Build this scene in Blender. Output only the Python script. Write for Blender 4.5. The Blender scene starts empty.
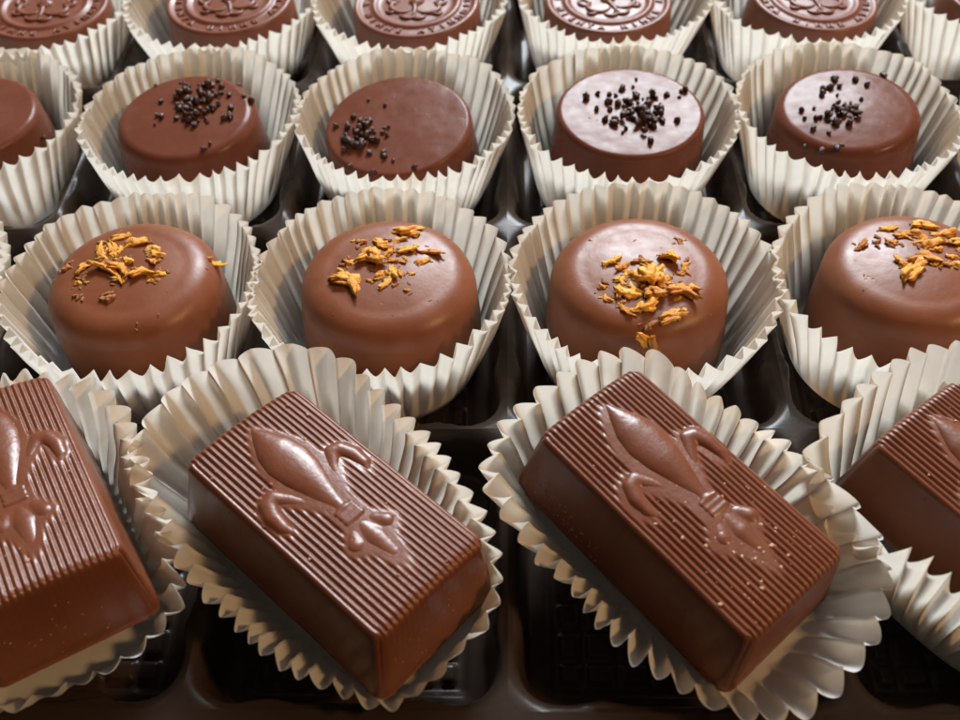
import bpy, math, random
from mathutils import Vector, Matrix, Euler, noise

S = 0.01                      # everything below is written in centimetres
scene = bpy.context.scene
COL = scene.collection
rad = math.radians

# ------------------------------------------------------------------ camera
def make_camera():
    pitch, yaw, roll, h = rad(50.876), rad(2.551), rad(-2.103), 10.924
    cp, sp, cy, sy = math.cos(pitch), math.sin(pitch), math.cos(yaw), math.sin(yaw)
    fw = Vector((-sy*cp, cy*cp, -sp)); rt = Vector((cy, sy, 0)); up = rt.cross(fw)
    c, s = math.cos(roll), math.sin(roll)
    r2 = c*rt + s*up; u2 = -s*rt + c*up
    cam = bpy.data.cameras.new('camera')
    cam.sensor_width = 36.0
    cam.lens = 975.2/960*36
    cam.clip_start = 0.005; cam.clip_end = 50
    cam.dof.use_dof = True
    cam.dof.focus_distance = 0.140
    cam.dof.aperture_fstop = 28.0
    o = bpy.data.objects.new('camera', cam); COL.objects.link(o)
    M = Matrix((r2, u2, -fw)).transposed().to_4x4()
    M.translation = Vector((0, 0, h))*S
    o.matrix_world = M
    scene.camera = o
make_camera()

# ------------------------------------------------------------------ light
w = bpy.data.worlds.new('World'); scene.world = w; w.use_nodes = True
bg = w.node_tree.nodes['Background']
bg.inputs[0].default_value = (1.0, 0.89, 0.76, 1); bg.inputs[1].default_value = 0.085

def area(name, target, az, el, dist, sx, sy, power, color):
    d = Vector((math.sin(rad(az))*math.cos(rad(el)), math.cos(rad(az))*math.cos(rad(el)), math.sin(rad(el))))
    l = bpy.data.lights.new(name, 'AREA'); l.shape = 'RECTANGLE'; l.size = sx*S; l.size_y = sy*S
    l.energy = power; l.color = color
    o = bpy.data.objects.new(name, l); COL.objects.link(o)
    o.location = (Vector(target) + d*dist)*S
    o.rotation_euler = d.to_track_quat('Z', 'Y').to_euler()
area('window_light', (2.2, 14, -.3), 9.0, 37.0, 110, 42, 28, 26.0, (.87, .94, 1.0))
area('added_fill_light', (2, 11, -.3), 16, 58, 150, 70, 40, 2.0, (1.0, .96, .90))  # broad soft fill lamp, added high at the back to brighten the scene
area('ceiling_lamp', (3.5, 9, -.3), 108, 44, 90, 9, 9, 4.2, (1.0, .58, .25))
scene.view_settings.view_transform = 'Standard'
scene.view_settings.look = 'None'
scene.view_settings.exposure = 0.0
scene.view_settings.gamma = 1.0

# ------------------------------------------------------------------ materials
def newmat(name):
    m = bpy.data.materials.new(name); m.use_nodes = True
    nt = m.node_tree
    return m, nt, nt.nodes['Principled BSDF']
def node(nt, t, **kw):
    n = nt.nodes.new(t)
    for k, v in kw.items():
        if k in n.inputs: n.inputs[k].default_value = v
        else: setattr(n, k, v)
    return n
def noise_tex(nt, scale, detail=3, rough=.55):
    tc = node(nt, 'ShaderNodeTexCoord')
    n = node(nt, 'ShaderNodeTexNoise', Scale=scale, Detail=detail, Roughness=rough)
    nt.links.new(tc.outputs['Object'], n.inputs['Vector'])
    return n
def ramp(nt, src, stops):
    r = node(nt, 'ShaderNodeValToRGB')
    e = r.color_ramp.elements
    e[0].position, e[0].color = stops[0][0], (*stops[0][1], 1)
    e[1].position, e[1].color = stops[1][0], (*stops[1][1], 1)
    for p, c in stops[2:]:
        x = e.new(p); x.color = (*c, 1)
    nt.links.new(src, r.inputs[0]); return r
def bump(nt, src, strength, dist, prev=None):
    b = node(nt, 'ShaderNodeBump'); b.inputs['Strength'].default_value = strength; b.inputs['Distance'].default_value = dist
    nt.links.new(src, b.inputs['Height'])
    if prev: nt.links.new(prev.outputs[0], b.inputs['Normal'])
    return b

def chocolate(name, c0, c1, rough, fine=.12, spec=.5, wave=.13):
    m, nt, p = newmat(name)
    a = noise_tex(nt, 130, 4); r = ramp(nt, a.outputs[0], [(.3, c0), (.7, c1)])
    bl = ramp(nt, noise_tex(nt, 75, 6, .7).outputs[0], [(.45, (0, 0, 0)), (.75, (1, 1, 1))])
    mixb = node(nt, 'ShaderNodeMixRGB'); mixb.inputs[2].default_value = (c1[0]*1.25, c1[1]*1.5, c1[2]*1.7, 1)
    sc = node(nt, 'ShaderNodeMath'); sc.operation = 'MULTIPLY'; sc.inputs[1].default_value = .60
    nt.links.new(bl.outputs[0], sc.inputs[0]); nt.links.new(sc.outputs[0], mixb.inputs[0])
    nt.links.new(r.outputs[0], mixb.inputs[1]); nt.links.new(mixb.outputs[0], p.inputs['Base Color'])
    rr = noise_tex(nt, 420, 3)
    mr = node(nt, 'ShaderNodeMapRange'); mr.inputs['To Min'].default_value = rough-.09; mr.inputs['To Max'].default_value = rough+.15
    nt.links.new(rr.outputs[0], mr.inputs['Value']); nt.links.new(mr.outputs[0], p.inputs['Roughness'])
    p.inputs['IOR'].default_value = 1.47
    p.inputs['Specular IOR Level'].default_value = spec
    p.inputs['Subsurface Weight'].default_value = .25
    p.inputs['Subsurface Radius'].default_value = (1.0, .35, .15)
    p.inputs['Subsurface Scale'].default_value = .0007
    b1 = bump(nt, noise_tex(nt, 150, 2).outputs[0], wave, .0010)
    b2 = bump(nt, noise_tex(nt, 1500, 3).outputs[0], fine, .00018, b1)
    tc = node(nt, 'ShaderNodeTexCoord'); vo = node(nt, 'ShaderNodeTexVoronoi', Scale=620.0)
    nt.links.new(tc.outputs['Object'], vo.inputs['Vector'])
    pit = ramp(nt, vo.outputs['Distance'], [(.06, (0, 0, 0)), (.16, (1, 1, 1))])
    gate = ramp(nt, noise_tex(nt, 200, 2).outputs[0], [(.55, (1, 1, 1)), (.66, (0, 0, 0))])
    mxp = node(nt, 'ShaderNodeMath'); mxp.operation = 'MAXIMUM'
    nt.links.new(pit.outputs[0], mxp.inputs[0]); nt.links.new(gate.outputs[0], mxp.inputs[1])
    b3 = bump(nt, mxp.outputs[0], .4, .00008, b2)
    nt.links.new(b3.outputs[0], p.inputs['Normal'])
    return m
M_CHOC = chocolate('milk_chocolate', (.170, .053, .022), (.205, .069, .031), .36, .12, .28)
M_CHOC_SHINY = chocolate('glossy_milk_chocolate', (.118, .038, .022), (.142, .048, .028), .25, .06, .085, .17)
M_CHOC_COIN = chocolate('pressed_milk_chocolate', (.155, .055, .033), (.185, .066, .040), .33, .08, .26)
M_CHOC_BAR = chocolate('moulded_milk_chocolate', (.135, .041, .018), (.165, .053, .025), .30, .22, .44)

def dark(name, c, rough):
    m, nt, p = newmat(name)
    p.inputs['Base Color'].default_value = (*c, 1); p.inputs['Roughness'].default_value = rough
    b = bump(nt, noise_tex(nt, 1800, 3).outputs[0], .4, .0003)
    nt.links.new(b.outputs[0], p.inputs['Normal']); return m
M_SPRINKLE = dark('dark_chocolate_sprinkle', (.055, .019, .011), .28)

def flake_mat(name, c0, c1):
    m, nt, p = newmat(name)
    oi = node(nt, 'ShaderNodeObjectInfo'); ad = node(nt, 'ShaderNodeMath'); ad.operation = 'MULTIPLY_ADD'
    ad.inputs[1].default_value = .42; nt.links.new(oi.outputs['Random'], ad.inputs[0])
    sb = node(nt, 'ShaderNodeMath'); sb.operation = 'SUBTRACT'; sb.inputs[1].default_value = .2
    nt.links.new(noise_tex(nt, 900, 4).outputs[0], sb.inputs[0]); nt.links.new(sb.outputs[0], ad.inputs[2])
    r = ramp(nt, ad.outputs[0], [(.25, c0), (.68, c1)])
    nt.links.new(r.outputs[0], p.inputs['Base Color'])
    p.inputs['Roughness'].default_value = .42
    p.inputs['Subsurface Weight'].default_value = .3
    p.inputs['Subsurface Radius'].default_value = (1, .4, .1); p.inputs['Subsurface Scale'].default_value = .0006
    b = bump(nt, noise_tex(nt, 1600, 3).outputs[0], .6, .0004)
    nt.links.new(b.outputs[0], p.inputs['Normal']); return m
M_FLAKE = flake_mat('candied_orange', (.58, .20, .012), (.95, .45, .04))
M_FLAKE_BROWN = flake_mat('chocolate_stained_orange', (.26, .09, .025), (.50, .19, .03))
M_CRUMB = flake_mat('pale_crumb', (.30, .14, .08), (.52, .29, .18))

def paper():
    m, nt, p = newmat('white_fluted_paper')
    nt.nodes.remove(p)
    out = nt.nodes['Material Output']
    r = ramp(nt, noise_tex(nt, 260, 4).outputs[0], [(.3, (.79, .785, .765)), (.7, (.85, .845, .83))])
    df = node(nt, 'ShaderNodeBsdfDiffuse'); tr = node(nt, 'ShaderNodeBsdfTranslucent')
    gl = node(nt, 'ShaderNodeBsdfGlossy'); gl.inputs['Roughness'].default_value = .45
    mx = node(nt, 'ShaderNodeMixShader'); mx.inputs[0].default_value = .48
    mg = node(nt, 'ShaderNodeMixShader'); mg.inputs[0].default_value = .03
    b = bump(nt, noise_tex(nt, 1400, 4).outputs[0], .3, .00025)
    st = ramp(nt, noise_tex(nt, 90, 5, .65).outputs[0], [(.56, (1, 1, 1)), (.70, (.94, .90, .83))])
    stm = node(nt, 'ShaderNodeMixRGB'); stm.blend_type = 'MULTIPLY'; stm.inputs[0].default_value = 1
    nt.links.new(r.outputs[0], stm.inputs[1]); nt.links.new(st.outputs[0], stm.inputs[2]); r = stm
    hue = node(nt, 'ShaderNodeMixRGB'); hue.blend_type = 'MULTIPLY'; hue.inputs[0].default_value = 1
    hue.inputs[2].default_value = (1.0, .93, .82, 1)
    L = nt.links.new
    L(r.outputs[0], df.inputs['Color']); L(r.outputs[0], hue.inputs[1]); L(hue.outputs[0], tr.inputs['Color'])
    L(b.outputs[0], df.inputs['Normal']); L(b.outputs[0], gl.inputs['Normal'])
    L(df.outputs[0], mx.inputs[1]); L(tr.outputs[0], mx.inputs[2])
    L(mx.outputs[0], mg.inputs[1]); L(gl.outputs[0], mg.inputs[2]); L(mg.outputs[0], out.inputs['Surface'])
    return m
M_PAPER = paper()

def tray_mat():
    m, nt, p = newmat('dark_brown_plastic')
    p.inputs['Base Color'].default_value = (.030, .020, .015, 1)
    p.inputs['Roughness'].default_value = .2
    p.inputs['IOR'].default_value = 1.5
    p.inputs['Specular IOR Level'].default_value = .14
    b1 = bump(nt, noise_tex(nt, 120, 2).outputs[0], .08, .0008)
    b2 = bump(nt, noise_tex(nt, 1500, 2).outputs[0], .08, .0002, b1)
    nt.links.new(b2.outputs[0], p.inputs['Normal'])
    rr = noise_tex(nt, 300, 4); mr = node(nt, 'ShaderNodeMapRange')
    mr.inputs['To Min'].default_value = .22; mr.inputs['To Max'].default_value = .38
    nt.links.new(rr.outputs[0], mr.inputs['Value']); nt.links.new(mr.outputs[0], p.inputs['Roughness'])
    return m
M_TRAY = tray_mat()
def wood():
    m, nt, p = newmat('dark_tabletop')
    r = ramp(nt, noise_tex(nt, 30, 5).outputs[0], [(.3, (.05, .03, .018)), (.7, (.08, .048, .028))])
    nt.links.new(r.outputs[0], p.inputs['Base Color']); p.inputs['Roughness'].default_value = .5
    return m

# ------------------------------------------------------------------ object helpers
def tag(o, label=None, cat=None, group=None, kind=None):
    if label: o['label'] = label
    if cat: o['category'] = cat
    if group: o['group'] = group
    if kind: o['kind'] = kind
    return o
def thing(name, label, cat, loc, group=None, rot=(0, 0, 0)):
    o = bpy.data.objects.new(name, None); COL.objects.link(o)
    o.empty_display_size = .01
    o.location = Vector(loc)*S; o.rotation_euler = rot
    return tag(o, label, cat, group)
def mesh(name, vs, fs, mat, smooth=True):
    me = bpy.data.meshes.new(name)
    me.from_pydata([(x*S, y*S, z*S) for x, y, z in vs], [], fs)
    me.update()
    if smooth: me.polygons.foreach_set('use_smooth', [True]*len(me.polygons))
    me.materials.append(mat)
    return me
def link(name, me, parent=None, loc=(0, 0, 0), rot=(0, 0, 0), sc=None):
    o = bpy.data.objects.new(name, me); COL.objects.link(o)
    o.parent = parent; o.location = Vector(loc)*S; o.rotation_euler = rot
    if sc: o.scale = sc
    return o
def lerp(a, b, t): return a + (b-a)*t
def nz(x, y, z): return noise.noise(Vector((x, y, z)))

# ------------------------------------------------------------------ tabletop and tray
ZR, ZFLOOR = -.85, -1.82
def smooth01(t):
    t = max(0, min(1, t)); return t*t*(3-2*t)
def build_table():
    vs, fs = [], []
    n = 20; x0, x1, y0, y1 = -60, 60, -20, 80
    for j in range(n+1):
        for i in range(n+1): vs.append((lerp(x0, x1, i/n), lerp(y0, y1, j/n), -2.02))
    for j in range(n):
        for i in range(n): a = j*(n+1)+i; fs.append((a, a+1, a+n+2, a+n+1))
    tag(link('tabletop', mesh('tabletop', vs, fs, wood())), kind='structure')
build_table()

XR = [-12.1, -8.1, -4.0, .0, 4.17, 8.22, 12.3]
YR = [4.12, 8.27, 12.6, 16.75, 20.9]
def rr_dist(x, y, hx, hy, r):          # signed distance inside a rounded rectangle, positive inside
    qx, qy = abs(x)-hx+r, abs(y)-hy+r
    return -(math.hypot(max(qx, 0), max(qy, 0)) + min(max(qx, qy), 0) - r)
def pocket_z(x, y, W, D):
    hx, hy = W/2-.055, D/2-.055
    d = rr_dist(x, y, hx, hy, .55)
    # shallow half columns pressed into the side walls
    for (bx, by) in ((hx, .95), (hx, -.95), (-hx, .95), (-hx, -.95), (.95, hy), (-.95, hy), (.95, -hy), (-.95, -hy)):
        e = math.hypot(x-bx, y-by)
        if e < .4 and d > .02: d -= min(d-.02, .07*(1-smooth01(e/.4)))
    if d <= 0: return ZR - .045*math.exp(d/.05)
    if d < .06:
        t = d/.06; z = ZR - .045 - .05*(1-math.sqrt(max(0, 1-t*t)))
    elif d < .24: z = lerp(ZR-.095, -1.7, smooth01((d-.06)/.18)*.35+.65*(d-.06)/.18)
    elif d < .46: z = lerp(-1.7, -1.74, (d-.24)/.22)
    elif d < .54: z = lerp(-1.74, ZFLOOR, (d-.46)/.08)
    elif d < .62: z = ZFLOOR
    else:
        p = .43
        u = abs(((x/p+.5) % 1)-.5)*p; v = abs(((y/p+.5) % 1)-.5)*p     # 0 at square centre
        e = min(p/2-u, p/2-v)
        z = ZFLOOR + .08*smooth01((e-.025)/.035)*smooth01((d-.62)/.05)
    return z
def build_tray():
    t = thing('chocolate_tray', 'dark brown glossy plastic tray with waffle floored compartments under the paper cups', 'tray', (0, 12.5, -2.0))
    oz = Vector((0, 12.5, -2.0))
    for j in range(len(YR)-1):
        for i in range(len(XR)-1):
            W, D = XR[i+1]-XR[i], YR[j+1]-YR[j]
            cx, cy = (XR[i]+XR[i+1])/2, (YR[j]+YR[j+1])/2
            st = .042 if j < 2 else .06
            nx, ny = round(W/st), round(D/st)
            vs, fs = [], []
            for b in range(ny+1):
                y = lerp(-D/2, D/2, b/ny)
                for a in range(nx+1):
                    x = lerp(-W/2, W/2, a/nx)
                    vs.append((x, y, pocket_z(x, y, W, D)+2.0 + .012*nz(x*1.3+i*7, y*1.3+j*5, 1)*(1-smooth01((max(abs(x)/W, abs(y)/D)-.4)/.1))))
            for b in range(ny):
                for a in range(nx): q = b*(nx+1)+a; fs.append((q, q+1, q+nx+2, q+nx+1))
            link('compartment', mesh('compartment', vs, fs, M_TRAY), t, Vector((cx, cy, -2.0))-oz)
    # outer lip that runs round the tray and turns down to the table
    x0, x1, y0, y1 = XR[0], XR[-1], YR[0], YR[-1]
    prof = [(0, ZR), (.5, ZR), (.72, ZR-.03), (.84, ZR-.14), (.9, -1.4), (1.0, -1.93), (1.25, -1.98), (1.5, -1.99)]
    vs, fs = [], []
    loop = []
    for cx, cy, a0 in ((x1, y1, 0), (x0, y1, 90), (x0, y0, 180), (x1, y0, 270)):
        for k in range(9): a = rad(a0+k*90/8); loop.append((cx, cy, math.cos(a), math.sin(a)))
    for o, z in prof:
        for cx, cy, c, s in loop: vs.append((cx+o*c, cy+o*s-12.5, z+2.0))
    n = len(loop)
    for k in range(len(prof)-1):
        for m_ in range(n):
            b = (m_+1) % n; fs.append((k*n+m_, (k+1)*n+m_, (k+1)*n+b, k*n+b))
    link('lip', mesh('lip', vs, fs, M_TRAY), t)
build_tray()

# ------------------------------------------------------------------ fluted paper cups
def periodic(tab):
    """smooth periodic interpolation of [(deg, value...), ...]"""
    tab = sorted(tab); n = len(tab)
    def f(deg):
        deg = (deg+180) % 360 - 180
        k = 0
        while k < n and tab[k][0] <= deg: k += 1
        p = [tab[(k-2) % n], tab[(k-1) % n], tab[k % n], tab[(k+1) % n]]
        a1, a2 = p[1][0], p[2][0]
        if a1 > deg: a1 -= 360
        if a2 < deg or a2 <= a1: a2 += 360
        t = (deg-a1)/max(1e-6, a2-a1)
        res = []
        for c in range(1, len(p[1])):
            v0, v1, v2, v3 = (q[c] for q in p)
            m1, m2 = (v2-v0)*.42, (v3-v1)*.42
            t2, t3 = t*t, t*t*t
            res.append((2*t3-3*t2+1)*v1+(t3-2*t2+t)*m1+(-2*t3+3*t2)*v2+(t3-t2)*m2)
        return res
    return f

def cup_mesh(seed, base, rim, n, amp, petal, rows=15, per=10, curve=.0, shift=(0, 0), jit=.34):
    """base(deg)->radius of the floor; rim(deg)->(radius, height); n flutes"""
    rng = random.Random(seed)
    wid = [rng.uniform(1-jit, 1+jit) for _ in range(n)]; tot = sum(wid)
    starts = [0]
    for x in wid: starts.append(starts[-1]+x/tot*360)
    pa = [rng.uniform(1-jit, 1+jit*.7) for _ in range(n)]; pz = [rng.uniform(-1, 1) for _ in range(n)]
    off = rng.uniform(0, 9)
    cols = []
    for k in range(n):
        for q in range(per):
            f = q/per
            th = lerp(starts[k], starts[k+1], f) + off
            ph = f*2*math.pi
            tri = math.asin(.975*math.cos(ph))/math.asin(.975)
            pet = 1-2*abs(math.cos(ph/2))**1.0
            pet = -pet
            # petal: cusp inward at f=.5, smooth outward crest at f=0
            wv = lerp(tri, 2*abs(math.cos(ph/2))**.75-1.2, petal)
            nx = (k+1) % n if f > .5 else k
            g = lerp(pa[k], pa[(k+1) % n], f); z = lerp(pz[k], pz[(k+1) % n], f)
            cols.append((th, wv, g, z))
    N = len(cols)
    vs, fs = [(shift[0], shift[1], 0)], []
    rings = []
    for fr in (.35, .7, .93):
        r = []
        for th, wv, g, z in cols:
            b = base(th)*fr
            r.append(len(vs)); vs.append((b*math.cos(rad(th))+shift[0], b*math.sin(rad(th))+shift[1], .008*nz(b*2*math.cos(rad(th)), b*2*math.sin(rad(th)), seed)))
        rings.append(r)
    for j in range(rows+1):
        t = (j/rows)
        r = []
        for th, wv, g, z in cols:
            b = base(th); R, H = rim(th)
            R = max(R, b+.12)
            R += .055*nz(2*math.cos(rad(th)), 2*math.sin(rad(th)), seed*3.1)
            H += .055*nz(2.5*math.cos(rad(th)), 2.5*math.sin(rad(th)), seed*1.7+9) + .028*z
            rr = lerp(b, R, t+curve*t*(1-t)*2)
            zz = H*(t**(1+curve)) if t > 0 else 0
            zz += .0
            dr, dz = R-b, H
            L = math.hypot(dr, dz)
            A = amp*g*min(1, (L/1.15)**1.3)*(min(1, t/.35)**.8)*(1+.32*nz(th*.07, t*2.5, seed))*(.5+.5*t)
            o = A*wv
            if o < 0: o *= min(1, (R-b)/.5)      # a wall pressed by the chocolate cannot fold inwards
            # waviness along the flute
            o += .012*nz(th*.11, t*2.2, seed+5)*t
            rr += o*dz/L; zz -= o*dr/L
            lat = (.006*math.sin(t*5+z*7)+.03*nz(th*.06, t*1.4, seed+11))*t
            a = rad(th)+lat
            r.append(len(vs)); vs.append((rr*math.cos(a)+shift[0]*(1-t), rr*math.sin(a)+shift[1]*(1-t), max(zz, 0)))
        rings.append(r)
    for a in range(N): fs.append((0, rings[0][a], rings[0][(a+1) % N]))
    for k in range(len(rings)-1):
        for a in range(N):
            b = (a+1) % N
            fs.append((rings[k][a], rings[k+1][a], rings[k+1][b], rings[k][b]))
    me = mesh('paper_cup', vs, fs, M_PAPER)
    return me

ROUND_CUPS = [   # x, y, rim radius, dx/dy lean of rim, petal shape, label
 (-10.05, 10.6, 2.0, .3, 'sliver of a white fluted paper cup at the left frame edge beside orange flaked chocolates'),
 (-5.912, 10.60, 1.99, .35, 'white fluted paper cup round the orange flaked chocolate with one lone flake apart'),
 (-1.99, 10.62, 2.01, .25, 'white fluted paper cup directly behind the cup of the bar with bright window glare'),
 (2.138, 10.65, 2.07, .15, 'widest white fluted paper cup, round the chocolate with the largest centred orange flake pile'),
 (6.16, 10.63, 2.0, .3, 'white fluted paper cup round the orange flaked chocolate cut by the right frame edge'),
 (-10.05, 14.9, 2.02, .8, 'white fluted paper cup at the left edge round a smooth chocolate without visible topping'),
 (-5.852, 14.85, 1.985, .55, 'white fluted paper cup round the matt chocolate with sprinkles heaped at its far side'),
 (-1.863, 14.80, 1.97, .75, 'white fluted paper cup round the chocolate whose sprinkles crowd one side'),
 (2.21, 14.78, 1.97, .8, 'white fluted paper cup round the mirror glossy sprinkled chocolate'),
 (6.177, 14.82, 1.975, .85, 'white fluted paper cup round the sprinkled chocolate with glare on one shoulder'),
 (10.25, 14.75, 1.97, .6, 'white fluted paper cup of which only a sliver shows beyond the rightmost sprinkled chocolate'),
 (-9.95, 18.8, 2.02, .3, 'white fluted paper cup round the embossed coin chocolate in the far left corner'),
 (-6.0, 18.84, 2.02, .3, 'white fluted paper cup round the second embossed coin chocolate from the left'),
 (-2.016, 18.75, 2.02, .25, 'white fluted paper cup round the embossed coin chocolate behind the one with sided sprinkles'),
 (2.262, 18.85, 1.985, .9, 'white fluted paper cup round the shiniest embossed coin chocolate'),
 (6.195, 18.80, 1.965, .9, 'white fluted paper cup round the embossed coin chocolate behind the sprinkled one with shoulder glare'),
 (10.2, 18.9, 1.98, .8, 'white fluted paper cup in the far right corner, its brown shaded wall facing the viewer'),
]
ZB = -1.72
def cell_centre(x, y):
    i = max(k for k in range(len(XR)-1) if XR[k] <= x); j = max(k for k in range(len(YR)-1) if YR[k] <= y)
    return (XR[i]+XR[i+1])/2, (YR[j]+YR[j+1])/2
for k, (x, y, R, pet, lab) in enumerate(ROUND_CUPS):
    ccx, ccy = cell_centre(x, y)
    o = link('paper_cup', cup_mesh(k+3, lambda th: 1.51, (lambda R: lambda th: (R, 1.72))(R), 47, .088 if pet < .5 else .082, pet, shift=((ccx-x)*.8, (ccy-y)*.8)), None, (x, y, ZB))
    tag(o, lab, 'paper cup', 'fluted paper cups in the tray')

RIMS = {
    'A2': [(-173, 2.01, 0.79), (-157, 1.77, 0.72), (-139, 1.6, 0.68), (-119, 1.62, 0.64), (-96, 1.82, 0.6), (-82, 1.99, 0.53), (-69, 2.27, 0.42), (-60, 2.25, 0.42), (-51, 2.23, 0.45), (-40, 2.2, 0.53), (-33, 2.28, 0.6), (-25, 2.25, 0.67), (-14, 2.14, 0.77), (-3, 1.95, 0.88), (13, 1.74, 0.97), (30, 1.63, 1.05), (46, 1.64, 1.09), (63, 1.75, 1.13), (79, 2.03, 1.17), (94, 2.5, 1.21), (105, 2.73, 1.24), (115, 2.86, 1.24), (128, 2.97, 1.24), (142, 3.04, 1.17), (153, 3.01, 1.09), (161, 2.89, 1.02), (174, 2.35, 0.91)],
    'A3': [(-178, 2.08, 0.83), (-168, 1.89, 0.75), (-155, 1.65, 0.68), (-138, 1.6, 0.64), (-120, 1.75, 0.6), (-105, 1.89, 0.57), (-94, 2.07, 0.53), (-85, 2.28, 0.45), (-77, 2.48, 0.45), (-68, 2.61, 0.45), (-59, 2.66, 0.49), (-46, 2.69, 0.57), (-37, 2.71, 0.64), (-30, 2.69, 0.72), (-20, 2.6, 0.79), (-9, 2.52, 0.87), (0, 2.29, 0.94), (10, 2.09, 1.02), (20, 1.8, 1.09), (33, 1.68, 1.13), (47, 1.63, 1.13), (66, 1.72, 1.17), (79, 1.88, 1.21), (93, 2.34, 1.24), (111, 2.39, 1.24), (127, 2.38, 1.21), (140, 2.43, 1.13), (149, 2.47, 1.09), (159, 2.48, 1.05), (167, 2.48, 1.02), (176, 2.32, 0.94)],
    'A1': [(-169, 2.11, 0.83), (-143, 2.16, 0.75), (-114, 2.32, 0.68), (-94, 2.43, 0.6), (-80, 2.33, 0.53), (-68, 2.21, 0.53), (-54, 2.24, 0.53), (-44, 2.32, 0.53), (-34, 2.36, 0.57), (-24, 2.36, 0.64), (-12, 2.02, 0.75), (-2, 1.83, 0.83), (14, 1.58, 0.91), (33, 1.57, 0.98), (50, 1.77, 1.05), (66, 1.96, 1.17), (77, 2.01, 1.21), (89, 2.03, 1.21), (104, 2.08, 1.21), (119, 2.18, 1.17), (133, 2.25, 1.13), (147, 2.36, 1.05), (166, 2.19, 0.98)],
    'A4': [(-172, 2.1, .6), (-163, 1.95, .8), (-156, 1.85, 1.1), (-148, 1.8, 1.25), (-140, 1.82, 1.27), (-125, 1.8, 1.27), (-110, 1.9, 1.2), (-91, 2.2, .8), (-50, 2.5, .5), (-15, 2.2, .5), (30, 1.8, .7), (60, 1.75, .9), (84, 2.3, 1.1), (106, 2.35, 1.2), (127, 2.3, 1.25), (142, 2.3, 1.25), (150, 2.4, 1.2), (158, 2.5, 1.1), (165, 2.5, .95), (171, 2.45, .8), (179, 2.3, .65)],
}
BAR_L, BAR_W, BAR_H, BAR_D = 3.52, 1.80, 1.29, .15
BARS = {   # centre, rotation (z, y, x)
 'A1': ((-6.20, 6.20, -.52), (-56.5, -5.0, -5.0), (-6.2, 6.15)),
 'A2': ((-2.24, 6.082, -.593), (-41.0, 1.3, -4.6), (-2.22, 6.10)),
 'A3': ((2.092, 6.331, -.60), (-48.4, 4.9, -2.0), (2.13, 6.30)),
 'A4': ((6.40, 6.33, -.88), (-52.0, 2.0, -1.0), (6.33, 6.30)),
}
BAR_CUP_LABEL = {
 'A1': 'white fluted paper cup spread under the bar at the left frame edge',
 'A2': 'flattened white paper cup with broad petal flutes fanned behind the bar with bright window glare',
 'A3': 'flattened white paper cup fanned out widest towards the viewer under the crumb dusted bar',
 'A4': 'upright white paper cup with shaded brownish wall round the bar at the right frame edge',
}
def superellipse(a, b, n, rot):
    def f(deg):
        t = rad(deg-rot)
        return (abs(math.cos(t)/a)**n+abs(math.sin(t)/b)**n)**(-1/n)
    return f
for k, key in enumerate(('A1', 'A2', 'A3', 'A4')):
    (bc, br, cc) = BARS[key]
    rim = periodic([(a, r, h+(1.0 if key == 'A4' else 0)) for a, r, h in RIMS[key]])
    base0 = superellipse(1.97, 1.08, 4.0, br[0])
    if key == 'A4': base0 = superellipse(1.75, 1.12, 2.4, br[0])
    # floor outline about the cup centre (the bar sits a little off it)
    me = cup_mesh(60+k, base0, (lambda f: lambda th: f(th))(rim), 43, .12 if key == 'A4' else .19, .6 if key == 'A4' else .85, rows=18, per=14, curve=.10, jit=.2, shift=(-.12, -.1) if key == 'A4' else (0, 0))
    o = link('paper_cup', me, None, (cc[0], cc[1], -1.60 if key == 'A4' else -.76))
    tag(o, BAR_CUP_LABEL[key], 'paper cup', 'fluted paper cups in the tray')

# ------------------------------------------------------------------ fleur-de-lis bars
def fleur_field():
    def seg(px, py, pts):
        best = 0
        for (ax, ay, ar), (bx, by, br) in zip(pts, pts[1:]):
            dx, dy = bx-ax, by-ay
            t = max(0, min(1, ((px-ax)*dx+(py-ay)*dy)/(dx*dx+dy*dy)))
            r = lerp(ar, br, t); d = math.hypot(px-ax-t*dx, py-ay-t*dy)
            if d < r: best = max(best, math.sqrt(r*r-d*d))
        return best
    wt = [(-1.52, .03), (-1.3, .17), (-1.05, .29), (-.78, .34), (-.5, .31), (-.2, .22), (.1, .13), (.28, .10)]
    def half(x):
        if x < wt[0][0] or x > wt[-1][0]: return 0
        for (a, wa), (b, wb) in zip(wt, wt[1:]):
            if x <= b:
                t = (x-a)/(b-a); return lerp(wa, wb, t)
    side = [(.22, .08, .065), (-.08, .21, .085), (-.34, .36, .105), (-.50, .48, .125), (-.47, .58, .125), (-.30, .65, .115), (-.10, .66, .09), (.06, .61, .04)]
    bulb = [(.48, .08, .09), (.60, .17, .12), (.72, .24, .14), (.84, .23, .09)]
    tail = [(.45, 0, .11), (.8, 0, .17), (1.1, 0, .13), (1.38, 0, .04)]
    bands = [[(x, -.13, .05), (x, .13, .05)] for x in (.25, .34, .43)]
    def h(x, y):
        y2 = abs(y); v = []
        wd = half(x)
        if wd and y2 < wd: v.append(.15*math.sqrt(1-(y2/wd)**2)*min(1, .45+wd/.3*.55))
        v.append(.72*seg(x, y2, side)); v.append(.72*seg(x, y2, bulb)); v.append(.66*seg(x, y2, tail))
        for b in bands: 
            s_ = seg(x, y, b)
            if s_: v.append(.07+.7*s_)
        v = [q for q in v if q > 0]
        if not v: return 0
        return sum(q**6 for q in v)**(1/6)
    return h
FL_H = fleur_field()

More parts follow.
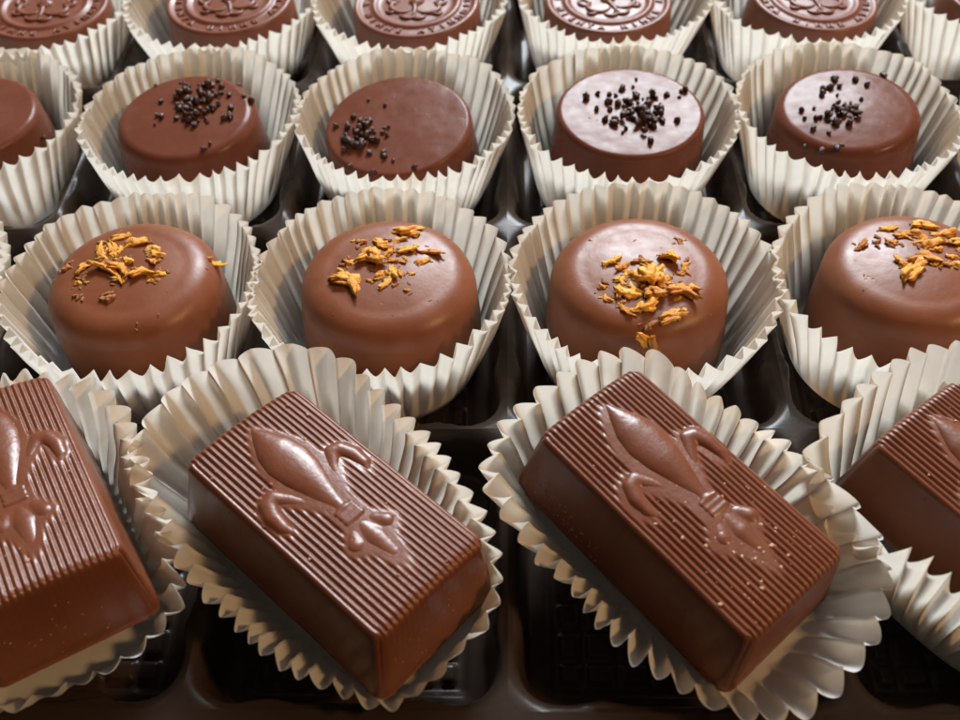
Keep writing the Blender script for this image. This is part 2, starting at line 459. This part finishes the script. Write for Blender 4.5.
def bar_mesh():
    L, W, H, D = BAR_L, BAR_W, BAR_H, BAR_D
    nr = 22; per = 7
    ny = nr*per
    xs = []
    r = .13
    nl = 60
    for k in range(9): xs.append(-L/2 + r*(1-math.cos(k/8*math.pi/2)))
    for k in range(1, nl): xs.append(lerp(-L/2+r, L/2-r, k/nl))
    for k in range(9): xs.append(L/2 - r*(1-math.cos((8-k)/8*math.pi/2)))
    ys = [lerp(-W/2, W/2, k/ny) for k in range(ny+1)]
    vs, fs = [], []
    def top(x, y):
        dx = L/2-abs(x); dy = W/2-abs(y)
        def fil(d, r): return 0 if d >= r else r-math.sqrt(max(0, r*r-(r-d)**2))
        z = H - max(fil(dx, r), 0) - fil(dy, .09)*.9
        z += .085*(1-(2*y/W)**2) - .045
        ph = (y+W/2)/W*nr*2*math.pi
        wv = (.5+.5*math.cos(ph))**1.6
        fade = smooth01((dy-.05)/.05)*(.35+.65*smooth01(dx/.12))
        near = 0
        if abs(y) < .80 and -1.6 < x < 1.48:
            near = max(FL_H(x+dx_, y+dy_) for dx_, dy_ in ((0, 0), (.05, 0), (-.05, 0), (0, .05), (0, -.05)))
        z -= .029*wv*fade*(1-smooth01(near/.06))
        z += .012*nz(x*1.5, y*1.5, 3)
        return z
    nx = len(xs)
    RC = .16
    def corner(x, y):                     # rounded plan corners
        qx, qy = (abs(x)-L/2+RC)/RC, (abs(y)-W/2+RC)/RC
        if qx > 0 and qy > 0:
            k = max(qx, qy)/math.hypot(qx, qy); 
            return math.copysign(L/2-RC+RC*qx*k, x), math.copysign(W/2-RC+RC*qy*k, y)
        return x, y
    for x in xs:
        for y in ys: c = corner(x, y); vs.append((c[0], c[1], top(x, y)))
    w = ny+1
    for a in range(nx-1):
        for b in range(ny): q = a*w+b; fs.append((q, q+w, q+w+1, q+1))
    loop = [a*w for a in range(nx)] + [(nx-1)*w+b for b in range(1, w)] + [a*w+w-1 for a in range(nx-2, -1, -1)] + [b for b in range(w-2, 0, -1)]
    prev = loop
    steps = 9
    for s in range(1, steps+1):
        t = s/steps
        cur = []
        for i in loop:
            x, y, z = vs[i]
            ex = 1 if abs(x) > L/2-1e-4 else 0; ey = 1 if abs(y) > W/2-1e-4 else 0
            cxr = x/(L/2); cyr = y/(W/2)
            nx_ = x + D*t*cxr*(1 if ex else 1) ; ny_ = y + D*t*cyr
            b = .012*nz(x*1.2, y*1.2+t*2, 8)
            if t > .9:   nx_ -= .03*cxr; ny_ -= .03*cyr
            cur.append(len(vs)); vs.append((nx_+b*cxr, ny_+b*cyr, z*(1-t)))
        n = len(loop)
        for a in range(n):
            c = (a+1) % n; fs.append((prev[a], cur[a], cur[c], prev[c]))
        prev = cur
    fs.append(tuple(prev))
    me = mesh('body', vs, fs, M_CHOC_BAR)
    me.polygons[-1].use_smooth = False
    return me

def fleur_mesh():
    h = FL_H
    st = .018
    x0, x1, y0, y1 = -1.6, 1.46, -.88, .88
    nx, ny = int((x1-x0)/st), int((y1-y0)/st)
    H = [[h(x0+i*st, y0+j*st) for j in range(ny+1)] for i in range(nx+1)]
    # one soft pass, as the mould rounds the relief
    for _ in range(4):
        H = [[(H[i][j]*4+H[max(i-1, 0)][j]+H[min(i+1, nx)][j]+H[i][max(j-1, 0)]+H[i][min(j+1, ny)])/8 for j in range(ny+1)] for i in range(nx+1)]
    idx, vs, fs = {}, [], []
    def vid(i, j):
        if (i, j) not in idx:
            idx[i, j] = len(vs)
            vs.append((x0+i*st, y0+j*st, H[i][j]-.055))
        return idx[i, j]
    for i in range(nx):
        for j in range(ny):
            if max(H[i][j], H[i+1][j], H[i][j+1], H[i+1][j+1]) > .002:
                fs.append((vid(i, j), vid(i+1, j), vid(i+1, j+1), vid(i, j+1)))
    return mesh('fleur_de_lis', vs, fs, M_CHOC_BAR)

def lump(seed, sub_rings, sx, sy, sz, rough):
    """small irregular solid: a noisy ellipsoid as rings"""
    vs, fs = [], []
    nr, ns = sub_rings, sub_rings*2
    vs.append((0, 0, -sz))
    for j in range(1, nr):
        a = math.pi*j/nr - math.pi/2
        for i in range(ns):
            b = 2*math.pi*i/ns
            x, y, z = math.cos(a)*math.cos(b), math.cos(a)*math.sin(b), math.sin(a)
            k = 1 + rough*nz(x*1.6+seed*3.7, y*1.6, z*1.6) + rough*.6*nz(x*4, y*4+seed*2.3, z*4)
            vs.append((x*sx*k, y*sy*k, z*sz*k))
    vs.append((0, 0, sz)); top = len(vs)-1
    for i in range(ns): fs.append((0, 1+(i+1) % ns, 1+i))
    for j in range(nr-2):
        for i in range(ns):
            a = 1+j*ns+i; b = 1+j*ns+(i+1) % ns
            fs.append((a, b, b+ns, a+ns))
    for i in range(ns): fs.append((1+(nr-2)*ns+i, 1+(nr-2)*ns+(i+1) % ns, top))
    return vs, fs

def crumb_mesh(seed, spots):
    rng = random.Random(seed); V, F = [], []
    for x, y, z, s in spots:
        vs, fs = lump(rng.random()*50, 4, s, s*rng.uniform(.5, 1), s*.6, .7)
        a = rng.uniform(0, 6.28); c, sn = math.cos(a), math.sin(a)
        o = len(V)
        V += [(x+c*p-sn*q, y+sn*p+c*q, z+r) for p, q, r in vs]; F += [tuple(o+i for i in f) for f in fs]
    return mesh('crumb_dust', V, F, M_CRUMB, False)

BAR_LABEL = {
 'A1': 'ridged bar cut off by the left frame edge, dark end wall towards the viewer',
 'A2': 'ridged chocolate bar with fleur-de-lis and bright window glare across its ridges',
 'A3': 'ridged chocolate bar with fleur-de-lis dusted with many pale crumbs, in the widest fanned cup',
 'A4': 'ridged chocolate bar cut off by the right frame edge inside the upright cup',
}
BODY, FLEUR = bar_mesh(), fleur_mesh()
for k, key in enumerate(('A1', 'A2', 'A3', 'A4')):
    bc, br, _ = BARS[key]
    Rm = Matrix.Rotation(rad(br[0]), 3, 'Z') @ Matrix.Rotation(rad(br[1]), 3, 'Y') @ Matrix.Rotation(rad(br[2]), 3, 'X')
    t = thing('chocolate_bar', BAR_LABEL[key], 'chocolate', bc, 'ridged bars with a fleur-de-lis', Rm.to_euler())
    link('body', BODY, t)
    link('fleur_de_lis', FLEUR, t, (-.02, .07 if key == 'A3' else .0, BAR_H+.02), sc=(1, 1, .86))
    rng = random.Random(k+40)
    spots = []
    for _ in range({'A1': 60, 'A2': 34, 'A3': 95, 'A4': 30}[key]):
        if key == 'A3' and rng.random() < .55: x = rng.triangular(-.2, 1.6, 1.25); y = rng.triangular(-.85, .85, .0)
        else: x = rng.uniform(-1.6, 1.66); y = rng.uniform(-.82, .82)
        spots.append((x, y, BAR_H+.085*(1-(y/.86)**2)-.05, rng.choice((.008, .009, .011, .013, .018, .028))))
    if key == 'A3':                       # the scuffed corner low on the long side
        for _ in range(60):
            q = rng.random()**1.5; zz = rng.uniform(.25, .75)*(1-q*.5)
            spots.append((-1.6+q*1.3, -BAR_W/2-BAR_D*(1-zz/BAR_H)*1.0, zz, rng.choice((.008, .010, .013))))
    if key in ('A1', 'A2'):
        for _ in range(26):
            yy = rng.uniform(-.8, .8); zz = rng.uniform(.1, 1.0)
            spots.append((BAR_L/2+BAR_D*(1-zz/BAR_H), yy, zz, rng.choice((.008, .011, .014))))
    tag(link('crumb_dust', crumb_mesh(k, spots), t), kind='stuff')

# ------------------------------------------------------------------ round chocolates
def lathe(name, prof, mat, seed, ns=96, wob=.014):
    vs, fs = [], []
    n = len(prof)
    for j, (r, z) in enumerate(prof):
        for i in range(ns):
            a = 2*math.pi*i/ns
            k = 1 + wob*nz(math.cos(a)*1.3, math.sin(a)*1.3+z*.7, seed)
            vs.append((r*k*math.cos(a), r*k*math.sin(a), z + wob*.7*nz(r*math.cos(a)*1.2, r*math.sin(a)*1.2, seed+4)))
    for j in range(n-1):
        for i in range(ns):
            b = (i+1) % ns; fs.append((j*ns+i, j*ns+b, (j+1)*ns+b, (j+1)*ns+i))
    c = len(vs); vs.append((0, 0, prof[-1][1]))
    for i in range(ns): fs.append(((n-1)*ns+i, (n-1)*ns+(i+1) % ns, c))
    c0 = len(vs); vs.append((0, 0, prof[0][1]))
    for i in range(ns): fs.append((c0, (i+1) % ns, i))
    return mesh(name, vs, fs, mat)
def dome_profile(R, H, f, top_in, dome, fz=None, ex=1.0):
    fz = fz or f
    P = [(R*.97, 0), (R, .05), (R-.3*top_in*.5, .35*H)]
    rt = R-top_in
    for k in range(15):
        a = k/14*math.pi/2
        P.append((rt-f+f*math.cos(a)**ex, H-fz+fz*math.sin(a)**ex))
    last = P[-1][0]
    for k in range(1, 14):
        q = 1-k/14
        P.append((last*q, H+dome*(1-q*q)))
    return P
def height_at(P, r):
    best = P[-1][1]
    top = [p for p in P[3:]]
    for (ra, za), (rb, zb) in zip(top, top[1:]):
        if rb <= r <= ra: return lerp(za, zb, (ra-r)/max(1e-6, ra-rb))
    if r > top[0][0]: return top[0][1]
    return best

FLAKES = {
    'B1': [(-.42, .42, .2, 20, ''), (-.30, .30, .16, -30, ''), (-.5, .28, .14, 60, ''), (-.38, .16, .18, 10, 'b'), (-.22, .42, .14, 80, ''), (-0.31, 0.79, 0.263, 20, ''), (-0.08, 0.6, 0.338, 25, ''), (-0.34, 0.44, 0.225, -80, ''), (-0.54, 0.37, 0.282, -70, ''), (-0.74, 0.09, 0.225, 40, ''), (-0.3, 0.01, 0.413, -30, ''), (-0.12, 0.03, 0.338, -35, ''), (-0.08, -0.21, 0.188, -25, ''), (0.23, -0.07, 0.338, 10, ''), (0.35, 0.34, 0.225, -40, ''), (0.29, 0.47, 0.225, 0, ''), (0.51, -0.09, 0.15, 20, ''), (0.43, -0.24, 0.113, 0, ''), (0.13, 0.65, 0.15, 0, 'b'), (-0.73, -0.26, 0.113, 0, ''), (-0.17, -0.62, 0.188, 10, 'b'), (1.25, 0.34, 0.244, 0, ''), (-0.58, 0.66, 0.15, 0, 'b'), (0.35, 0.18, 0.188, -40, ''), (-0.04, 0.16, 0.188, -30, ''), (-0.7, -0.5, 0.094, 0, 'b'), (-0.6, -0.26, 0.075, 0, ''), (-1.02, 0.12, 0.15, 20, 'b')],
    'B2': [(0.19, 0.9, 0.401, -10, ''), (0.36, 0.79, 0.182, 0, ''), (0.12, 0.64, 0.219, 30, ''), (-0.15, 0.52, 0.255, -30, ''), (-0.46, 0.6, 0.146, 0, 'b'), (-0.28, 0.22, 0.346, 0, 'f'), (0.0, 0.34, 0.219, 70, ''), (0.09, 0.17, 0.146, 0, ''), (0.31, 0.44, 0.291, 10, ''), (0.65, 0.41, 0.328, -15, ''), (0.52, 0.14, 0.219, 45, ''), (-0.57, 0.12, 0.146, 30, ''), (-0.69, 0.08, 0.109, 0, 'b'), (-0.75, -0.19, 0.219, -20, ''), (-0.53, -0.28, 0.437, -40, ''), (-0.08, -0.15, 0.182, 40, ''), (0.01, -0.36, 0.219, 60, ''), (0.09, -0.12, 0.255, -70, ''), (0.21, 0.14, 0.109, 0, ''), (0.4, -0.1, 0.091, 0, ''), (0.32, -0.45, 0.109, -20, ''), (0.21, -0.1, 0.146, -50, ''), (-0.12, -0.22, 0.109, 0, '')],
    'B3': [(-0.44, 0.08, 0.291, 35, ''), (-0.29, -0.06, 0.219, 40, ''), (-0.01, 0.08, 0.255, 0, 'b'), (0.13, -0.06, 0.255, -80, ''), (0.46, 0.15, 0.219, -30, 'f'), (0.67, 0.0, 0.219, 60, ''), (0.58, -0.19, 0.109, 0, ''), (-0.16, -0.25, 0.291, -30, ''), (-0.35, -0.32, 0.182, -60, ''), (-0.41, -0.55, 0.219, -70, ''), (-0.27, -0.62, 0.328, -20, ''), (-0.16, -0.51, 0.219, -60, ''), (0.11, -0.35, 0.328, 20, 'f'), (0.27, -0.4, 0.182, 70, ''), (0.38, -0.3, 0.146, 40, ''), (0.11, -0.62, 0.255, 10, 'f'), (0.39, -0.56, 0.219, 20, ''), (0.56, -0.51, 0.401, -25, ''), (0.73, -0.44, 0.182, 0, ''), (-0.04, -0.87, 0.401, 25, ''), (-0.34, -0.89, 0.255, -50, ''), (0.39, -0.99, 0.364, 15, ''), (0.03, -1.16, 0.219, 40, 'b'), (-0.19, -1.46, 0.364, -85, ''), (-0.03, -1.67, 0.291, 80, 'b'), (0.67, 0.6, 0.146, -60, 'b'), (-0.59, -0.67, 0.146, -50, ''), (-0.61, -0.44, 0.109, 0, '')],
    'B4': [(0.3, 0.86, 0.328, 5, ''), (-0.26, 0.76, 0.219, -10, ''), (-0.75, 0.41, 0.255, 30, 'b'), (0.13, 0.6, 0.291, -20, ''), (-0.08, 0.58, 0.219, -20, ''), (-0.28, 0.41, 0.182, -10, ''), (0.23, 0.33, 0.328, 30, ''), (-0.15, -0.2, 0.401, 35, ''), (-0.28, -0.05, 0.219, -60, ''), (0.11, 0.04, 0.364, -15, ''), (0.57, 0.6, 0.328, 5, ''), (0.14, 0.4, 0.219, 20, ''), (0.33, 0.21, 0.182, 0, ''), (0.4, -0.13, 0.182, 0, 'b'), (0.2, -0.13, 0.109, 0, ''), (-0.51, 0.46, 0.109, 0, 'b'), (0.52, 0.4, 0.182, 0, 'b'), (0.5, 0.04, 0.146, 0, ''), (0.77, 0.45, 0.291, 20, ''), (0.75, 0.16, 0.255, -30, ''), (0.53, -0.13, 0.219, 10, '')],
}
SPRINKLES = {
    'C1': [(-0.75, 0.87), (-0.51, 0.33), (-0.48, -0.09), (-0.48, -0.33), (-0.4, -0.14), (-0.17, 0.86), (-0.26, 0.92), (-0.08, 0.8), (-0.17, 0.57), (-0.18, 0.49), (-0.03, 0.6), (-0.02, 0.37), (0.1, 0.29), (-0.1, 0.24), (0.12, 0.68), (0.19, 0.8), (0.28, 0.77), (0.38, 0.79), (0.44, 0.99), (0.55, 0.79), (0.59, 0.59), (0.5, 0.51), (0.74, 0.53), (0.36, 0.51), (0.3, 0.45), (0.19, 0.51), (0.23, 0.31), (0.33, 0.31), (0.42, 0.37), (0.59, 0.23), (0.84, 0.14), (0.86, -0.13), (0.76, -0.16), (0.82, 0.96), (1.01, 0.53), (1.15, 0.41), (0.42, 0.04), (0.52, 0.03), (0.27, -0.07), (0.25, -0.12), (-0.02, 0.04), (0.05, 0.01), (-0.11, -0.17), (0.01, -0.2), (0.13, -0.26), (0.26, -0.37), (0.31, -0.26), (0.43, -0.21), (0.53, -0.97), (0.62, -0.84), (0.29, 0.09), (0.08, 0.15)],
    'C2': [(-0.6, 0.66), (-0.27, 0.48), (-0.84, 0.2), (-1.16, -0.01), (-0.52, 0.05), (-0.94, -0.05), (-0.96, -0.19), (-0.78, -0.14), (-0.71, 0.08), (-0.59, -0.17), (-0.65, -0.06), (-0.47, -0.17), (-0.24, -0.15), (-0.18, -0.34), (-0.27, -0.26), (-0.98, -0.36), (-0.8, -0.44), (-0.74, -0.36), (-0.66, -0.31), (-0.56, -0.31), (-0.44, -0.45), (-0.59, -0.53), (-0.72, -0.58), (-0.95, -0.66), (-0.86, -0.58), (-0.91, -0.41), (-0.47, -0.77), (-0.19, -0.88), (-0.21, -0.77), (-0.03, -0.99), (-0.36, -1.24), (0.37, -1.17), (-0.81, -1.06), (-0.41, -0.26)],
    'C3': [(-0.79, 0.34), (-0.57, 0.47), (0.18, 0.93), (0.1, 0.68), (-0.11, 0.6), (-0.36, 0.44), (-0.24, 0.41), (-0.62, -0.01), (-0.39, 0.22), (-0.38, -0.01), (-0.48, -0.3), (-0.34, -0.43), (-0.3, -0.33), (-0.22, 0.14), (-0.13, 0.09), (-0.11, -0.1), (-0.02, 0.19), (0.14, 0.38), (0.15, 0.19), (0.03, 0.01), (-0.08, -0.28), (0.03, -0.28), (-0.13, -0.56), (-0.19, -0.66), (0.15, -0.02), (0.17, -0.18), (0.25, -0.02), (0.36, 0.29), (0.33, 0.13), (0.46, 0.4), (0.49, 0.32), (0.55, 0.13), (0.47, -0.0), (0.56, -0.13), (0.32, -0.23), (0.27, -0.13), (0.12, -0.44), (0.32, -0.46), (0.21, -0.61), (0.19, -0.69), (0.37, -0.44), (0.54, -0.34), (0.7, 0.42), (0.98, 0.53), (1.06, 0.58), (0.93, 0.36), (0.81, -0.34), (0.28, -0.91), (0.09, -0.41), (0.43, -0.13)],
    'C4': [(-0.08, 0.79), (-0.05, 0.54), (-0.21, 0.53), (-0.35, 0.5), (-0.4, 0.36), (-0.14, 0.3), (-0.16, 0.1), (0.28, 0.72), (0.45, 0.54), (0.83, 0.86), (0.25, 0.12), (-0.83, -0.03), (-0.61, -0.01), (-0.82, -0.25), (-0.63, -0.28), (-0.73, -0.55), (-0.3, -0.07), (-0.4, -0.2), (-0.15, -0.15), (-0.14, -0.26), (-0.24, -0.26), (0.08, -0.1), (0.07, -0.26), (0.11, -0.32), (-0.01, -0.26), (-0.45, -0.39), (-0.24, -0.42), (-0.1, -0.51), (-0.48, -0.69), (-0.32, -0.48), (-0.91, -0.87), (-0.66, -1.05), (-0.42, -1.08), (-0.34, -1.08), (-0.44, -0.26), (-0.04, -0.1)],
}
FLAKE_ME, FLAKE_BR_ME = [], []
for k in range(7):
    vs, fs = lump(k*5+1, 10, 1.0, .46, .24, .85)
    bent = [(x, y+.25*x*x*(1 if k % 2 else -1)+.22*nz(x*3, k*4.1, 2), z+.2*x*x*(k % 3-1)*.5+.20*nz(x*3.3, y*4, k*2.7)) for x, y, z in vs]
    FLAKE_ME.append(mesh('orange_flake', bent, fs, M_FLAKE))
    FLAKE_BR_ME.append(mesh('orange_flake', bent, fs, M_FLAKE_BROWN))
SPR_ME = []
for k in range(6):
    vs, fs = lump(k*7+2, 8, 1.0, .85, .78, .5)
    SPR_ME.append(mesh('sprinkle', vs, fs, M_SPRINKLE))

ORANGE = {
 'B1': (-5.944, 10.653, 1.43, 1.72, (0, 0), 'round milk chocolate with orange flakes, one lone flake far off on its shoulder'),
 'B2': (-1.919, 10.669, 1.47, 1.70, (0, 1.5), 'round milk chocolate with a loose scatter of orange flakes, behind the glaring ridged bar'),
 'B3': (2.084, 10.70, 1.475, 1.68, (1.0, 0), 'round milk chocolate with a central pile of orange flakes, one clinging to its front wall'),
 'B4': (6.40, 10.69, 1.44, 1.74, (2.0, -2.5), 'smooth round milk chocolate with orange flakes, cut by the right frame edge'),
}
for key, (x, y, R, H, tilt, lab) in ORANGE.items():
    P = dome_profile(R, H, .50, .07, .07, .42, .95)
    t = thing('orange_flake_chocolate', lab, 'chocolate', (x, y, -1.69), 'round chocolates with orange flakes', (rad(-tilt[0]), rad(tilt[1]), 0))
    link('body', lathe('body', P, M_CHOC, ord(key[1])*3.3), t)
    rng = random.Random(key)
    for (fx, fy, L, an, kind) in FLAKES[key]:
        r = math.hypot(fx, fy)
        if r > R-.1:                       # stuck to the wall
            k_ = (R-.02)/r; fx, fy = fx*k_, fy*k_; z = H-.62 if an > 0 or L > .33 else H-.4
            o = link('orange_flake', rng.choice(FLAKE_BR_ME if kind == 'b' else FLAKE_ME), t, (fx, fy, z), (rad(80), rad(rng.uniform(70, 95)), math.atan2(fy, fx)+math.pi/2), None)
            s = L*.45; o.scale = (s, s*.7, s*.7); continue
        z = height_at(P, r)
        s = max(L*.61, .045)
        nar = 1.15 if L < .2 else rng.uniform(.75, 1.1)
        o = link('orange_flake', rng.choice(FLAKE_BR_ME if kind == 'b' else FLAKE_ME), t,
                 (fx, fy, z+s*.07+(.06 if kind == 'f' else .0)), (rng.uniform(-.6, .6), rng.uniform(-.25, .25), rad(an)+rng.uniform(-.2, .2)))
        o.scale = (s, s*nar*(1.5 if kind == 'f' else 1), s*nar*(1.4 if kind == 'f' else .9))
    for (fx, fy, L, an, kind) in list(FLAKES[key]):      # chocolate smeared scraps between the flakes
        for _ in range(2):
            a = rng.uniform(0, 6.28); q = rng.uniform(.06, .16)
            x2, y2 = fx+q*math.cos(a), fy+q*math.sin(a); r = math.hypot(x2, y2)
            if r > R-.15 or math.hypot(fx, fy) > R-.1: continue
            s = rng.uniform(.03, .075)
            o = link('orange_flake', rng.choice(FLAKE_BR_ME if rng.random() < .75 else FLAKE_ME), t, (x2, y2, height_at(P, r)+s*.05), (rng.uniform(-.5, .5), 0, rng.uniform(0, 6)))
            o.scale = (s, s, s)
    if key == 'B3':                        # the long flake clinging to the front wall
        for dx_, dz_, ln_, me_ in ((.0, -.22, .24, FLAKE_ME[2]), (.13, -.30, .22, FLAKE_BR_ME[3]), (.05, -.08, .10, FLAKE_ME[5])):
            o = link('orange_flake', me_, t, (dx_-.02, -(.905+.5*math.cos(math.asin(min(1, (.42+dz_)/.42)))) -.01, H+dz_), (rad(70), rad(65), rad(8)))
            o.scale = (ln_, ln_*.6, ln_*.6)
    for _ in range(16):                    # fine crumbs round the pile
        a = rng.uniform(0, 6.28); r = R*.9*math.sqrt(rng.random())
        s = rng.choice((.012, .016, .02, .03))
        o = link('crumb', rng.choice(FLAKE_BR_ME), t, (r*math.cos(a), r*math.sin(a), height_at(P, r)), (0, 0, rng.uniform(0, 6)))
        o.scale = (s, s, s)

SPRINKLED = {
 'C0': (-10.15, 14.9, 1.43, 1.55, .15, (0, 0), 'round milk chocolate at the left frame edge with one dark speck on its side'),
 'C1': (-5.96, 14.90, 1.40, 1.58, .22, (-2.0, 0), 'matt round chocolate with dark sprinkles heaped at its far side, one lone in front'),
 'C2': (-1.95, 14.85, 1.47, 1.42, .11, (-4.5, -2.5), 'round milk chocolate with dark sprinkles crowded on one side and a bright sharp edge'),
 'C3': (2.257, 14.82, 1.455, 1.60, .11, (0.0, 0.0), 'round milk chocolate whose whole top mirrors the window around its dark sprinkles'),
 'C4': (6.30, 14.86, 1.38, 1.63, .22, (-1.5, -4.0), 'round milk chocolate with dark sprinkles and window glare on one shoulder only'),
}
for key, (x, y, R, H, f, tilt, lab) in SPRINKLED.items():
    P = dome_profile(R, H, f, .10, .02 if key in ('C2', 'C3') else .05)
    t = thing('sprinkled_chocolate', lab, 'chocolate', (x, y, -1.69), 'round chocolates with dark sprinkles', (rad(-tilt[0]), rad(tilt[1]), 0))
    link('body', lathe('body', P, M_CHOC_SHINY, ord(key[1])*2.1, wob=.010), t)
    rng = random.Random(key)
    pts = list(SPRINKLES.get(key, []))
    for fx, fy in list(pts):
        if len(pts) < 92 and sum(1 for q in pts if math.hypot(q[0]-fx, q[1]-fy) < .22) > 3 and rng.random() < .8:
            a = rng.uniform(0, 6.28); pts.append((fx+.085*math.cos(a), fy+.085*math.sin(a)))
    done = []
    for (fx, fy) in pts:
        r = math.hypot(fx, fy)
        s = rng.choice((.036, .045, .055, .062, .070, .078))
        if r > R-.12:
            k_ = (R-.05)/r; fx, fy = fx*k_, fy*k_; z = H-f
        else: z = height_at(P, r)
        lift = s*.38 + (.06 if sum(1 for q in done if math.hypot(q[0]-fx, q[1]-fy) < .085) else 0)
        done.append((fx, fy))
        o = link('sprinkle', rng.choice(SPR_ME), t, (fx, fy, z+lift), (rng.uniform(0, 6), rng.uniform(0, 6), rng.uniform(0, 6)))
        o.scale = (s*rng.uniform(.9, 1.25), s, s*rng.uniform(.8, 1.1))
    if key == 'C0':
        o = link('sprinkle', SPR_ME[1], t, (1.40, -.15, 1.15)); o.scale = (.05, .05, .05)

# ------------------------------------------------------------------ embossed coins
def text_part(name, chars, r_mid, size, a0, a1, z, depth):
    V, F = [], []
    dg = None
    for k, ch in enumerate(chars):
        if ch == ' ': continue
        cu = bpy.data.curves.new('letter', 'FONT'); cu.body = ch; cu.size = size*S; cu.extrude = depth*S; cu.bevel_depth = .012*S; cu.bevel_resolution = 1
        cu.align_x = 'CENTER'; cu.align_y = 'CENTER'; cu.resolution_u = 3
        o = bpy.data.objects.new('letter', cu); COL.objects.link(o)
        dg = bpy.context.evaluated_depsgraph_get()
        me = bpy.data.meshes.new_from_object(o.evaluated_get(dg))
        a = rad(lerp(a0, a1, k/(len(chars)-1)))
        # letters stand with their feet towards the rim on the near side
        M = Matrix.Translation((r_mid*S*math.cos(a), r_mid*S*math.sin(a), z*S)) @ Matrix.Rotation(a+math.pi/2, 4, 'Z')
        b = len(V)
        V += [tuple((M @ v.co)/S) for v in me.vertices]; F += [tuple(b+i for i in p.vertices) for p in me.polygons]
        bpy.data.meshes.remove(me); bpy.data.objects.remove(o); bpy.data.curves.remove(cu)
    return mesh(name, V, F, M_CHOC_COIN, False)
def tube(pts, r, ns=8):
    vs, fs = [], []
    n = len(pts)
    for k, (x, y, z) in enumerate(pts):
        a = pts[max(k-1, 0)]; b = pts[min(k+1, n-1)]
        d = Vector((b[0]-a[0], b[1]-a[1], 0)).normalized(); s = Vector((-d.y, d.x, 0))
        rr = r*(.35+.65*math.sin(math.pi*min(max(k/(n-1), .08), .92)))
        for i in range(ns):
            q = 2*math.pi*i/ns
            p = Vector((x, y, z)) + s*rr*math.cos(q); vs.append((p.x, p.y, p.z+rr*.9*math.sin(q)))
    for k in range(n-1):
        for i in range(ns): j = (i+1) % ns; fs.append((k*ns+i, k*ns+j, (k+1)*ns+j, (k+1)*ns+i))
    fs.append(tuple(range(ns-1, -1, -1))); fs.append(tuple((n-1)*ns+i for i in range(ns)))
    return vs, fs
def crest_mesh(z):
    V, F = [], []
    def add(vs, fs):
        o = len(V); V.extend(vs); F.extend(tuple(o+i for i in f) for f in fs)
    for sgn in (-1, 1):
        for (cx, cy, r0, a0, a1, w_) in ((.30, -.12, .28, -150, 60, .06), (.26, .22, .22, -60, 170, .055), (.48, .10, .16, -120, 100, .05), (.14, -.42, .2, 190, 350, .05), (.5, -.3, .12, 150, 380, .045)):
            pts = []
            for k in range(15):
                a = rad(lerp(a0, a1, k/14)); rr = r0*(1-.35*k/14)
                pts.append((sgn*(cx+rr*math.cos(a)), cy+rr*math.sin(a), z))
            add(*tube(pts, w_))
    add(*tube([(.02*math.sin(k), lerp(-.5, .5, k/10), z) for k in range(11)], .07))
    vs, fs = lump(3, 8, .17, .2, .08, .3); add([(x, y+.05, q+z) for x, y, q in vs], fs)
    return mesh('crest', V, F, M_CHOC_COIN)
def coin_profile(R, H):
    P = [(R+.06, 0), (R+.08, .05), (R+.05, H*.5), (R+.01, H-.07), (R-.02, H-.015), (R-.06, H), (R-.10, H-.012), (R-.15, H-.05), (R-.17, H-.055)]
    for k in range(1, 6): P.append((lerp(R-.17, .98, k/5), H-.055))
    P += [(.955, H-.045), (.92, H-.008), (.885, H), (.85, H-.012), (.80, H-.05), (.76, H-.06)]
    for k in range(1, 9): P.append((.76*(1-k/9), H-.06+.03*(k/9)))
    return P
COINS = [
 (-9.9, 18.85, 1.33, 1.50, 0, (0, 2), 'embossed coin chocolate in the far left corner, cut by the picture top and side'),
 (-5.86, 18.82, 1.32, 1.58, 35, (0, 0), 'embossed coin chocolate second from the left, dull with hardly any shine'),
 (-1.88, 18.78, 1.325, 1.48, -20, (0, -1), 'embossed coin chocolate with white glints only on its side rings, behind the sided sprinkles'),
 (2.14, 18.85, 1.32, 1.42, 60, (1.5, 0), 'embossed coin chocolate with the brightest glare along its near rings'),
 (6.36, 18.82, 1.30, 1.46, 15, (.5, 2.5), 'embossed coin chocolate behind the sprinkled one with shoulder glare'),
 (10.5, 18.95, 1.32, 1.46, 90, (0, 0), 'embossed coin chocolate in the far right corner, only a dark edge in view'),
]
for k, (x, y, R, H, rz, tilt, lab) in enumerate(COINS):
    t = thing('coin_chocolate', lab, 'chocolate', (x, y, -1.69), 'embossed coin chocolates', Euler((rad(-tilt[0]), rad(tilt[1]), 0)))
    link('body', lathe('body', coin_profile(R, H), M_CHOC_COIN, k+20, wob=.004), t)
    link('lettering', text_part('lettering', 'MINIT EHAN MIENTA HIMNE ATINM', 1.07, .17, 0, 348, H-.05, .016), t, rot=(0, 0, rad(rz)))
    link('crest', crest_mesh(H-.045), t, rot=(0, 0, rad(rz*.3)))
